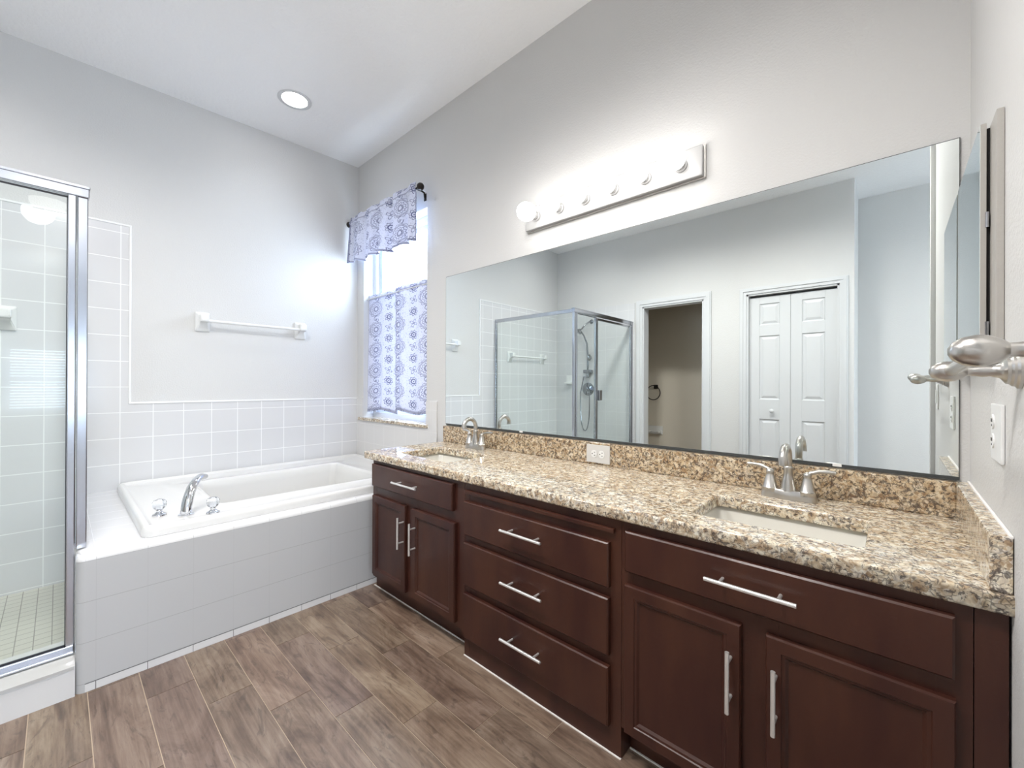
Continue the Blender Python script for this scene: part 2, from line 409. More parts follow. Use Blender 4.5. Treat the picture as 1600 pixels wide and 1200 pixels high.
# bedroom beyond the open end of the right wall
struct(MB().box(3.174, 5.2, -3.6, -3.45, 0, H).box(5.2, 8.75, -4.3, -4.15, 0, H).box(5.05, 5.2, -4.3, -3.6, 0, H).done('wall_bedroom_south', M['wall']))
struct(MB().box(RW+.13, 8.75, .85, 1.0, 0, H).done('wall_bedroom_north', M['wall']))
BX = 8.6
bw = ((-2.30, -1.24, .68, 1.71), (-4.05, -2.55, .5, 2.2))  # second opening is the unseen window added to let in more light
b = MB(); b.box(BX, BX+.15, -1.24, 1.0, 0, H); b.box(BX, BX+.15, -2.55, -2.30, 0, H); b.box(BX, BX+.15, -4.3, -4.05, 0, H)
for (ya, yb, za, zb) in bw: b.box(BX, BX+.15, ya, yb, 0, za); b.box(BX, BX+.15, ya, yb, zb, H)
struct(b.done('wall_bedroom_east', M['wall']))
for i, (ya, yb, za, zb) in enumerate(bw):
    w = struct(MB().box(BX+.06, BX+.10, ya, ya+.05, za, zb).box(BX+.06, BX+.10, yb-.05, yb, za, zb).box(BX+.06, BX+.10, ya+.0498, yb-.0498, za, za+.05).box(BX+.06, BX+.10, ya+.0498, yb-.0498, zb-.05, zb).box(BX+.055, BX+.105, ya, yb, (za+zb)/2-.02, (za+zb)/2+.02).done('window_%d' % (i+2), M['white_trim']))
    MB().box(BX+.078, BX+.082, ya+.04, yb-.04, za+.04, zb-.04).done('pane', M['window_glass'], w)
b = MB(); n = 22
for i in range(n):
    z = .70+i*(.97/n); q = [(BX-.020, z-.014), (BX-.017, z-.015), (BX+.016, z+.014), (BX+.013, z+.015)]
    b.rings([[Vector((x_, y_, z_)) for x_, z_ in q] for y_ in (-2.28, -1.26)])
b.box(BX-.03, BX+.02, -2.29, -1.25, 1.66, 1.71)
tag(b.done('window_blind', M['blind']), 'white horizontal blind on the distant bedroom window, seen reflected in shower glass', 'blind')
# casings, baseboard
def casing(x0, x1, ztop, name, w=.078):
    b = MB()
    for a, c in ((x0-w, x0), (x1, x1+w)):
        b.box(a, c, BACK, BACK+.016, 0, ztop+w, .003); 
    b.box(x0-.002, x1+.002, BACK, BACK+.0158, ztop, ztop+w)
    for a, c in ((x0-w+.012, x0-.028), (x1+.028, x1+w-.012)): b.box(a, c, BACK+.01, BACK+.0232, .0, ztop+.0285)
    b.box(x0-w+.012, x1+w-.012, BACK+.01, BACK+.0232, ztop+.028, ztop+w-.012)
    b.box(x0-.001, x0+.016, BACK-.12, BACK+.005, 0, ztop); b.box(x1-.016, x1+.001, BACK-.12, BACK+.005, 0, ztop); b.box(x0, x1, BACK-.12, BACK+.005, ztop-.016, ztop+.001)
    return struct(b.done(name, M['white_trim']))
casing(Dx0, Dx1, 2.068, 'trim_1'); casing(Cx0, Cx1, 2.056, 'trim_2', .062)
b = MB(); b.box(RW-.019, RW+.001, WE-.004, WE+.055, 0, 2.9, .003); b.box(RW-.001, RW+.135, WE-.014, WE+.0, 0, 2.9)
struct(b.done('trim_3', M['wall']))
b = MB(); b.box(Dx1+.078, Cx0-.062, BACK, BACK+.012, 0, .09, .002); b.box(Cx1+.062, 3.174, BACK, BACK+.012, 0, .09, .002)
struct(b.done('baseboard_opposite', M['white_trim']))
struct(MB().box(RW-.012, RW, WE+.06, -.66, 0, .09, .002).done('baseboard_right', M['white_trim']))
# closet bifold door
def bifold():
    d = struct(thing('door_1', '', '')); 
    del d['label']; del d['category']
    yf = BACK-.030; xm = 2.706
    for (a, c, knob) in ((Cx0+.018, xm-.001, True), (xm+.001, Cx1-.018, False)):
        b = MB(); s = .088 if True else 0; zt = 2.022
        rows = ((.19, .822), (1.014, 1.640), (1.745, 1.955))
        px0, px1 = a+s, c-s
        b.box(a, px0, yf-.03, yf, .02, zt, .002); b.box(px1, c, yf-.03, yf, .02, zt, .002)
        zs = [.02]+[q for r in rows for q in r]+[zt]
        for i in range(0, len(zs), 2): b.box(px0, px1, yf-.03, yf, zs[i], zs[i+1])
        for z0, z1 in rows:
            b.rings([[Vector((px0+i, y, z0+i)), Vector((px0+i, y, z1-i)), Vector((px1-i, y, z1-i)), Vector((px1-i, y, z0+i))] for i, y in ((0, yf), (.006, yf-.009), (.014, yf-.010), (.036, yf-.002), (.040, yf-.002))], cap0=False)
        leaf = b.done('door_leaf', M['white_trim'], d)
        if knob: MB().lathe([(.012, 0), (.008, .008), (.008, .016), (.018, .024), (.020, .032), (.012, .040), (0, .042)], (xm-.148, yf, .905), (0, 1, 0), 20).done('door_knob', M['white_trim'], leaf, True)
bifold()

# ------------------------------------------------------------ tiling (part of the setting)
TT = .008
b = MB(); b.box(0, TT, -1.457, 0, .45, 1.03); b.box(0, TT, BACK, -1.457, 0, 2.10)
struct(b.done('trim_4', M['tile_x']))
b = MB()
b.box(0, TT+.004, -1.457, 0, 1.022, 1.034, .003); b.box(0, TT+.004, -1.463, -1.451, 1.022, 2.10, .003); b.box(0, TT+.004, BACK, -1.451, 2.096, 2.108, .003)
struct(b.done('trim_5', M['tile_edge']))
b = MB(); b.box(0, WX0, -TT, 0, .45, 1.03); b.box(WX0, WX1, -TT, 0, .45, .842); b.box(WX1, 1.056, -TT, 0, .45, 1.03); b.box(1.0575, 1.135, -TT-.002, 0, .45, 1.034, .003)
struct(b.done('trim_6', M['tile_y']))
struct(MB().box(0, 1.145, BACK, BACK+TT, 0, 2.13).done('trim_7', M['tile_back']))

# ------------------------------------------------------------ window over the tub
w = MB(); yo = .09
for (a, c, d, e) in ((WX0, WX0+.05, WZ0, WZ1), (WX1-.05, WX1, WZ0, WZ1), (WX0+.0498, WX1-.0498, WZ0, WZ0+.045), (WX0+.0498, WX1-.0498, WZ1-.05, WZ1)):
    w.box(a, c, yo, yo+.06, d, e)
win = struct(w.done('window_1', M['white_trim']))
zm = 1.66
for (z0, z1, y) in ((WZ0+.04, zm+.02, yo+.006), (zm-.02, WZ1-.045, yo+.030)):
    s = MB(); x0, x1 = WX0+.046, WX1-.046
    s.box(x0, x0+.05, y, y+.022, z0, z1); s.box(x1-.05, x1, y, y+.022, z0, z1); s.box(x0+.0498, x1-.0498, y, y+.022, z0, z0+.05); s.box(x0+.0498, x1-.0498, y, y+.022, z1-.04, z1)
    so = s.done('sash', M['sash'], win)
    MB().box(x0+.045, x1-.045, y+.009, y+.013, z0+.04, z1-.03).done('pane', M['window_glass'], so)
# white plastered reveal liners
r = MB(); r.box(WX0-.001, WX0+.004, .001, yo, WZ0, WZ1); r.box(WX1-.004, WX1+.001, .001, yo, WZ0, WZ1)
r.box(WX0, WX1, .001, yo, WZ1-.004, WZ1+.001)
r.done('reveal', M['white_trim'], win)
MB().box(WX0-.055, WX1+.025, -.022, yo+.01, .843, .868, .006).done('window_sill', M['granite'], win)

# curtain rod and valance
def rod():
    t = thing('curtain_rod', 'dark bronze curtain rod with ball finials above the window', 'curtain rod', (.5, -.075, 2.51))
    z = 2.505; y = -.078
    MB().tube([(.035, y, z), (.50, y, z), (1.0, y, z)], .008).done('rod', M['iron'], t, True)
    for x, s in ((.022, -1), (1.018, 1)):
        MB().lathe([(.010, 0), (.010, .006), (.007, .010), (.017, .016), (.0245, .028), (.026, .038), (.022, .050), (.010, .060), (.004, .063)], (x-s*.02, y, z), (s, 0, 0), 20).done('finial', M['iron'], t, True)
    for x in (.045, .985):
        MB().tube([(x, y, z), (x, y+.045, z), (x, y+.066, z-.006), (x, y+.072, z-.04)], .0065, 10).box(x-.012, x+.012, -.006, 0, z-.06, z-.01, .002).done('bracket', M['iron'], t, True)
rod()
def cloth(name, x0, x1, ztop, zbot, y, folds, amp, label, cat, head=.0, seed=1, skew=0.0, parent=None, hemz=.012, dark_sides=True, pinch=None, taper=0):
    rnd = random.Random(seed); nx, nz = 150, 60; bm = bmesh.new(); uvl = bm.loops.layers.uv.new('UVMap'); hl = bm.loops.layers.float_color.new('hem')
    ph = [rnd.uniform(0, 6.28) for _ in range(5)]
    full = (x1-x0)*(.66 if amp < .01 else .78)
    V = []
    for j in range(nz+1):
        f = j/nz; row = []
        for i in range(nx+1):
            s = i/nx
            zb = zbot + skew*s + .012*math.sin(folds*.5*2*PI*s+ph[2])*(1 if head else .3)
            z = ztop + (zb-ztop)*f
            wv = math.sin(folds*2*PI*s+ph[0]) + .45*math.sin(folds*1.9*2*PI*s+ph[1])
            near = math.exp(-((z-(ztop-head))/.014)**2) if head else 0
            a = amp*(.45+.75*f)*(1-.65*near)
            yy = y + a*wv - amp*.6*f - (.011*near if dark_sides == 2 else 0)
            ru = 0
            if head and z > ztop-head-.03: ru = .007*math.sin(folds*3.3*2*PI*s+ph[3])*(1-near)
            xx = x0 + (x1-x0)*s + .004*math.sin(folds*2*PI*s*.9+ph[4])*f + taper*(s-.5)*2*f
            row.append(bm.verts.new((xx, yy+ru, z + (.006*math.sin(folds*3.3*2*PI*s+ph[3]) if (head and j == 0) else 0))))
        V.append(row)
    for j in range(nz):
        for i in range(nx):
            f = bm.faces.new((V[j][i], V[j][i+1], V[j+1][i+1], V[j+1][i])); f.smooth = True
            for l, (ii, jj) in zip(f.loops, ((i, j), (i+1, j), (i+1, j+1), (i, j+1))):
                l[uvl].uv = (full*ii/nx+{5: .052, 8: .10}.get(seed, .03), -(ztop-zbot)*jj/nz+.04)
                zz = (ztop-zbot)*jj/nz; L = (ztop-zbot)
                h = 1.0 if (L-zz < hemz*1.35 and L-zz > hemz*.6) or (head and abs(zz-head) < L/nz*.6) or (dark_sides and (ii < 2 or ii > nx-2)) else 0.0
                l[hl] = (h, h, h, 1)
    me = bpy.data.meshes.new(name); bm.to_mesh(me); bm.free(); o = link(name, me, M['fabric'])
    md = o.modifiers.new('thick', 'SOLIDIFY'); md.thickness = .0012
    return tag(o, label, cat, 'cafe curtains in the lower window' if cat == 'curtain' else None)
cloth('window_valance', .045, 1.0, 2.548, 2.165, -.086, 5, .020, 'short blue and white medallion print valance gathered on the dark rod', 'valance', head=.045, seed=2, skew=-.035, hemz=.010, dark_sides=2, taper=.02)
cloth('cafe_curtain', .112, .569, 1.905, .925, .052, 2, .007, 'left blue and white medallion print cafe curtain in the lower window', 'curtain', head=.035, seed=5, hemz=.014)
cloth('cafe_curtain', .560, 1.004, 1.905, .935, .028, 2, .007, 'right blue and white medallion print cafe curtain in the lower window', 'curtain', head=.035, seed=8, hemz=.014)
tag(MB().tube([(WX0+.004, .028, 1.868), (.56, .028, 1.868), (WX1-.004, .028, 1.868)], .005).done('tension_rod', M['white_trim'], None, True), 'white tension rod inside the window frame carrying the cafe curtains', 'curtain rod')

# ------------------------------------------------------------ tub surround and tub
TF = 1.2177; LEDGE = -1.705
def tub():
    s = thing('tub_surround', 'white tiled box and deck built around the bathtub', 'tub surround', (1.2, -.9, 0))
    r = .025; zt = .510
    # front apron as a plan with a rounded corner next to the shower
    plan = [(1.14, -.002), (TF, -.002)]+[(TF-r+r*math.cos(a), LEDGE+r+r*math.sin(a)) for a in [-i*PI/16 for i in range(0, 9)]]+[(.0085, LEDGE), (.0085, -1.50), (1.14, -1.50)]
    th = .02
    inner = [(1.14, -.002), (TF-th, -.002)]+[(TF-r+(r-th)*math.cos(a), LEDGE+r+(r-th)*math.sin(a)) for a in [-i*PI/16 for i in range(0, 9)]]+[(.0085, LEDGE+th)]
    plan = plan[1:-2]; inner = inner[1:]
    pl = plan+inner[::-1]
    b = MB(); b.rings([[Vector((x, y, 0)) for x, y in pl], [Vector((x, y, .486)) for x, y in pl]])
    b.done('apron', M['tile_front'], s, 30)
    # base trim course
    b = MB(); b.box(TF-.002, TF+.0015, LEDGE+r, -.002, 0, .030, .001); 
    gb = b.done('base_trim', M['tile_plain'], s)
    g = MB()
    for k in range(11): y = -1.651+.1475*k; g.box(TF+.0008, TF+.0019, y-.001, y+.001, 0, .030)
    g.box(TF+.0008, TF+.0019, LEDGE+r, -.002, .030, .0325)
    g.done('base_trim_grout', mat('dark_grout', (.16, .16, .16), .8), s)
    # deck to the left of the tub + narrow front strip
    b = MB(); b.box(.0085, TF-r, LEDGE+r, -1.50, .487, zt); b.box(1.15, TF-r, -1.50, -.002, .487, zt)
    b.done('deck', M['tile_deck'], s)
    # quarter round edge tiles
    prof = [(TF-r, zt)]+[(TF-r+r*math.sin(a), zt-r+r*math.cos(a)) for a in [i*PI/20 for i in range(1, 11)]]+[(TF-r, zt-r)]
    b = MB(); ys = [LEDGE+r]+[-1.651+.1475*k for k in range(12)]
    ys = [y for y in ys if y < -.01]+[-.002]
    for a, c in zip(ys[:-1], ys[1:]):
        a += .0012; c -= .0012
        if c-a < .005: continue
        b.rings([[Vector((x, a, z)) for x, z in prof], [Vector((x, c, z)) for x, z in prof]])
    # corner + side return
    cr = []
    for i in range(9):
        t = -i*PI/16; cr.append([Vector((TF-r+math.cos(t)*(x-(TF-r)), LEDGE+r+math.sin(t)*(x-(TF-r)), z)) for x, z in prof])
    b.rings(cr)
    sp = [(p[0]-(TF-r), p[1]) for p in prof]
    b.rings([[Vector((TF-r, LEDGE+r-q, z)) for q, z in sp], [Vector((.0085, LEDGE+r-q, z)) for q, z in sp]])
    b.done('edge_tiles', M['tile_plain'], s, 40)
    MB().rings([[Vector((TF-r+(x-TF+r)*.985, y, zt-r+(z-zt+r)*.985)) for x, z in prof] for y in (LEDGE+r, -.002)]).done('edge_grout', mat('pale_grout', (.52, .52, .52), .7), s)
    # the tub
    t = thing('bathtub', 'white oval-basin drop-in bathtub set in the tiled deck', 'bathtub', (.6, -.76, .5))
    cx, cy, hx, hy = .588, -.764, .577, .752
    bx, by, ax, ay = .600, -.735, .435, .615
    N = 4*13
    base = rrect(cx, cy, hx, hy, .05, 0, 12)
    def rr(ins, z, rad): return [Vector((p.x, p.y, z)) for p in rrect(cx, cy, hx-ins, hy-ins, rad, 0, 12)]
    def el(k, z, e=2.15, sx=0, sy=0):
        out = []
        for p in base:
            a = math.atan2((p.y-by)/ay, (p.x-bx)/ax); c, s_ = math.cos(a), math.sin(a)
            R = (abs(c)**e+abs(s_)**e)**(-1/e)
            out.append(Vector((bx+sx+ax*k*R*c, by+sy+ay*k*R*s_, z)))
        return out
    rs = [rr(.0, .511, .05), rr(0.001, .532, .05), rr(.004, .545, .05), rr(.011, .5535, .045), rr(.021, .5545, .04), rr(.030, .550, .035), rr(.038, .5425, .03), rr(.048, .5395, .03)]
    e1 = el(1.045, .540); mid = rs[-1]
    rs.append([m_.lerp(e_, .5) for m_, e_ in zip(mid, e1)])
    for v in rs[-1]: v.z = .5385
    rs += [el(1.06, .538), el(1.035, .543), el(1.015, .544), el(1.0, .540), el(.985, .528), el(.965, .48), el(.93, .36), el(.885, .24), el(.82, .165), el(.70, .135), el(.45, .125), el(.15, .120)]
    MB().rings(rs, cap0=False).done('tub_shell', M['acrylic'], t, 'all')
    # deck mounted faucet at the near left corner
    f = thing('tub_faucet', 'chrome tub spout flanked by two clear crystal knobs on the tub corner', 'faucet', (1.007, -1.347, .54))
    Sp = Vector((1.007, -1.347, .5395)); dr = Vector((-.81, .586, 0)).normalized()
    pts = []; rad = []
    for i in range(17):
        u = i/16; a = u*PI*.56
        p = Sp + dr*(.135*(1-math.cos(a))*1.0) + Vector((0, 0, .150*math.sin(a)))
        if u > .93: p.z -= .004
        pts.append(p); rad.append(.025-.0085*u)
    MB().tube(pts, rad, 18, scale2=.8).lathe([(.031, 0), (.031, .004), (.026, .008)], Sp, (0, 0, 1), 24).done('spout', M['chrome'], f, 50)
    for hp in (Vector((.930, -1.433, .5400)), Vector((1.062, -1.255, .5400))):
        h = MB().lathe([(.027, 0), (.026, .005), (.016, .011), (.011, .018), (.012, .026), (.010, .030)], hp, (0, 0, 1), 24).done('knob_base', M['chrome'], f, True)
        k = MB().lathe([(.012, .026), (.0215, .033), (.0268, .044), (.0268, .058), (.0215, .069), (.011, .074)], hp, (0, 0, 1), 9).done('crystal_knob', M['crystal'], h)
tub()

# ------------------------------------------------------------ porcelain towel bars
def bracket_mb(x, y, z, flip=1):
    b = MB(); w, h = .040, .064
    def R(hw, hh, d, dz): return [Vector((x+d, y-hw, z-hh+dz)), Vector((x+d, y+hw, z-hh+dz)), Vector((x+d, y+hw, z+hh+dz)), Vector((x+d, y-hw, z+hh+dz))]
    b.rings([R(w, h, 0, 0), R(w, h, .010, 0), R(w*.86, h*.84, .016, .002), R(w*.55, h*.50, .030, .012), R(w*.52, h*.42, .045, .018), R(w*.60, h*.40, .064, .020), R(w*.60, h*.38, .078, .020), R(w*.45, h*.28, .083, .020)])
    es = b.bm.edges[:]; bmesh.ops.bevel(b.bm, geom=es, offset=.003, segments=2, affect='EDGES')
    return b
def porcelain_bar(y0, y1, z, label, x=0.0, rad=.010):
    t = thing('towel_bar', label, 'towel bar', (x, (y0+y1)/2, z))
    bracket_mb(x, y0, z).done('bracket', M['porcelain'], t, 30); bracket_mb(x, y1, z).done('bracket', M['porcelain'], t, 30)
    MB().tube([(x+.058, y0+.01, z+.004), (x+.058, (y0+y1)/2, z+.004), (x+.058, y1-.01, z+.004)], rad).done('bar', M['porcelain'], t, True)
porcelain_bar(-1.098, -.475, 1.562, 'white ceramic towel bar on the painted wall above the tub')
porcelain_bar(-2.56, -1.940, 1.487, 'white ceramic towel bar on the tiled wall inside the shower', TT)

# ------------------------------------------------------------ shower
def shower():
    xs = 1.11; yp = -1.705
    c = MB()
    c.rings([[Vector((x, BACK+.009, z)) for x, z in P] for P in [[(1.0, 0), (1.0, .125), (TF-.022, .118), (TF-.004, .112), (TF, .098), (TF, 0)]]]+[[Vector((x, LEDGE, z)) for x, z in [(1.0, 0), (1.0, .125), (TF-.022, .118), (TF-.004, .112), (TF, .098), (TF, 0)]]])
    tag(c.done('shower_curb', M['tile_plain']), 'low white tiled curb under the framed shower door', 'shower curb')
    so = bpy.data.objects['shower_curb']
    MB().rings([[Vector((x, y, z)) for x, z in [(1.055, .124), (1.055, .129), (TF-.020, .124), (TF+.003, .113), (TF+.003, .101), (TF-.003, .10), (TF-.02, .117)]] for y in (BACK+.009, LEDGE-.002)]).done('curb_cap', M['marble'], so, 40)
    f = tag(MB().box(.0085, 1.0, BACK+.009, LEDGE, -.001, .035).done('shower_floor', M['mosaic']), 'small cream square mosaic tile floor inside the shower', 'shower floor')
    e = thing('shower_enclosure', 'chrome framed clear glass corner shower enclosure with hinged door', 'shower', (xs, -2.2, .12))
    zt = 1.905; zb = .1305
    # frame
    b = MB(); b.box(xs-.016, xs+.018, BACK+.01, yp+.034, zt-.040, zt-.006, .003); b.box(xs-.019, xs+.022, BACK+.01, yp+.036, zt-.008, zt+.002, .002)
    b.done('header_rail', M['alu'], e)
    MB().box(.010, xs, yp-.012, yp+.016, zt-.038, zt-.002, .003).done('side_header_rail', M['alu'], e)
    b = MB(); b.box(xs-.012, xs+.012, LEDGE+.002, yp+.031, .512, zt-.04, .003); b.done('corner_post', M['alu'], e)
    b = MB(); b.box(xs-.010, xs+.016, yp-.024, LEDGE-.001, zb, zt-.04, .003); b.done('front_post', M['alu'], e)
    MB().box(.010, .028, yp-.010, yp+.014, .512, zt-.03, .002).done('wall_channel', M['alu'], e)
    MB().box(.010, xs-.01, yp-.010, yp+.014, .511, .530, .002).done('side_bottom_rail', M['alu'], e)
    b = MB(); b.box(xs-.012, xs+.020, BACK+.01, yp-.002, zb, zb+.022, .003); b.box(xs+.006, xs+.045, BACK+.01, yp-.002, zb-.001, zb+.008, .003); b.done('bottom_rail', M['alu'], e)
    MB().box(xs-.012, xs+.016, BACK+.01, BACK+.034, zb, zt-.03, .003).done('wall_jamb', M['alu'], e)
    MB().box(.026, xs-.01, yp-.002, yp+.004, .527, zt-.035).done('side_glass', M['glass'], e)
    ym = -2.085
    MB().box(xs-.003, xs+.003, ym+.01, yp-.022, zb+.018, zt-.04).done('fixed_glass', M['glass'], e)
    g = MB(); g.box(xs+.0035, xs+.006, yp-.0265, yp-.0235, zb+.022, zt-.045); g.box(xs+.0035, xs+.006, ym+.012, yp-.024, zt-.052, zt-.0455); g.box(xs+.0035, xs+.006, ym+.012, yp-.024, zb+.022, zb+.026); g.done('gasket', M['rubber'], e)
    MB().box(xs-.010, xs+.014, ym-.008, ym+.014, zb+.02, zt-.045, .003).done('strike_post', M['alu'], e)
    d = MB().box(xs-.003, xs+.003, BACK+.055, ym-.03, zb+.03, zt-.06).done('door', M['glass'], e)
    b = MB(); y0, y1 = BACK+.038, ym-.012
    b.box(xs-.009, xs+.011, y0, y0+.022, zb+.026, zt-.052, .003); b.box(xs-.009, xs+.011, y1-.022, y1, zb+.026, zt-.052, .003); b.box(xs-.009, xs+.011, y0+.0218, y1-.0218, zt-.072, zt-.05); b.box(xs-.009, xs+.011, y0+.0218, y1-.0218, zb+.026, zb+.05)
    b.done('door_frame', M['alu'], d)
    MB().box(xs+.011, xs+.035, ym-.085, ym-.03, .985, 1.095, .005).done('door_handle', M['alu'], d)
    # hand shower on the opposite wall
    t = thing('hand_shower', 'chrome hand shower with slide bar, hose and round valve on the shower wall', 'shower fixture', (.51, BACK+TT, 1.1))
    w = BACK+TT; x = .505
    MB().lathe([(.085, 0), (.083, .008), (.05, .014), (.032, .022), (.030, .05), (.022, .055)], (x, w, 1.095), (0, 1, 0), 32).tube([(x, w+.045, 1.095), (x+.03, w+.06, 1.05), (x+.04, w+.062, 1.03)], .008, 10).done('valve', M['shower_chrome'], t, True)
    MB().tube([(x+.02, w+.045, 1.30), (x+.02, w+.045, 1.50), (x+.01, w+.05, 1.68), (x-.02, w+.075, 1.78), (x-.05, w+.10, 1.84)], .011, 12).done('riser', M['shower_chrome'], t, True)
    MB().tube([(x+.045, w, 1.965), (x+.035, w+.04, 1.96), (x+.005, w+.09, 1.92), (x-.03, w+.12, 1.86)], .010, 12).lathe([(.030, 0), (.028, .006), (.014, .012)], (x+.045, w, 1.965), (0, 1, 0), 20).done('shower_arm', M['shower_chrome'], t, True)
    MB().lathe([(.014, 0), (.020, .01), (.042, .035), (.046, .05), (.040, .054)], (x-.05, w+.11, 1.865), (-.5, .5, -.75), 24).done('shower_head', M['shower_chrome'], t, True)
    MB().lathe([(.018, -.04), (.024, -.02), (.024, .02), (.018, .04)], (x+.035, w+.045, 1.50), (0, 0, 1), 16).box(x+.02, x+.05, w, w+.05, 1.48, 1.52, .004).done('slider', M['shower_chrome'], t, True)
    MB().box(x-.04, x+.075, w, w+.065, 1.30, 1.345, .010).lathe([(.02, 0), (.026, -.03), (.02, -.06)], (x+.02, w+.05, 1.30), (0, 0, 1), 16).done('holder', M['shower_chrome'], t, 40)
    hp = []
    for i in range(30):
        u = i/29; a = PI*(1-u)
        hp.append((x+.0+.085*math.cos(a)*(.75+.25*math.sin(a))-.01, w+.06, 1.24-.68*math.sin(a)**.6*(1) if True else 0))
    MB().tube([(x+.02, w+.05, 1.25), (x-.03, w+.06, 1.255)]+hp[1:-1]+[(x+.03, w+.05, 1.10)], .007, 8).done('hose', M['shower_chrome'], t, True)
    s = MB(); s.box(.17, .28, w, w+.012, 1.15, 1.28, .004); s.box(.175, .275, w, w+.075, 1.16, 1.185, .008)
    tag(s.done('soap_dish', M['porcelain']), 'white ceramic soap dish on the shower wall beside the valve', 'soap dish')
shower()

# ------------------------------------------------------------ vanity
FY, DY = -.578, -.597
def pull(p, c, horiz, ln, parent):
    x, z = c; y = -.630; b = MB(); r = .0052
    if horiz:
        b.tube([(x-ln/2, y, z), (x, y, z), (x+ln/2, y, z)], r, 12)
        for s in (-1, 1): b.tube([(x+s*ln*.32, DY+.0, z), (x+s*ln*.32, y, z)], .0042, 10)
    else:
        b.tube([(x, y, z-ln/2), (x, y, z), (x, y, z+ln/2)], r, 12)
        for s in (-1, 1): b.tube([(x, DY+.0, z+s*ln*.32), (x, y, z+s*ln*.32)], .0042, 10)
    return b.done('pull_handle', M['bright_nickel'], parent, True)
def drawer(x0, x1, z0, z1, parent, hc=None, name='drawer'):
    o = MB().rings(rect_rings(x0, x1, z0, z1, ((0, FY-.001), (0, DY+.004), (.004, DY)))).done(name, M['wood'], parent)
    if hc: pull(None, hc[:2], True, hc[2], o)
    return o
def door(x0, x1, z0, z1, parent, hc):
    w = .042
    o = MB().rings(rect_rings(x0, x1, z0, z1, ((0, FY-.001), (0, DY+.005), (.003, DY), (w-.010, DY), (w-.008, DY+.003), (w-.002, DY+.004), (w+.004, DY+.010), (w+.009, DY+.010)))).done('door', M['wood'], parent)
    pull(None, hc[:2], False, hc[2], o); return o
def cab_body(name, x0, x1, zb, parent, rails, stiles):
    """face frame with real openings, carcass sides, back, bottom, toe board"""
    b = MB(); yb = -.006
    b.box(x0, x0+.018, FY+.018, yb, zb, .733); b.box(x1-.018, x1, FY+.018, yb, zb, .733); b.box(x0+.018, x1-.018, FY+.03, yb-.0, zb+.005, zb+.02); b.box(x0+.018, x1-.018, -.02, yb, zb+.02, .733)
    for a, c in stiles: b.box(a, c, FY, FY+.018, zb, .735)
    for a, c in rails: b.box(x0+.001, x1-.001, FY+.0006, FY+.0186, a, c)
    b.done(name, M['wood'], parent)
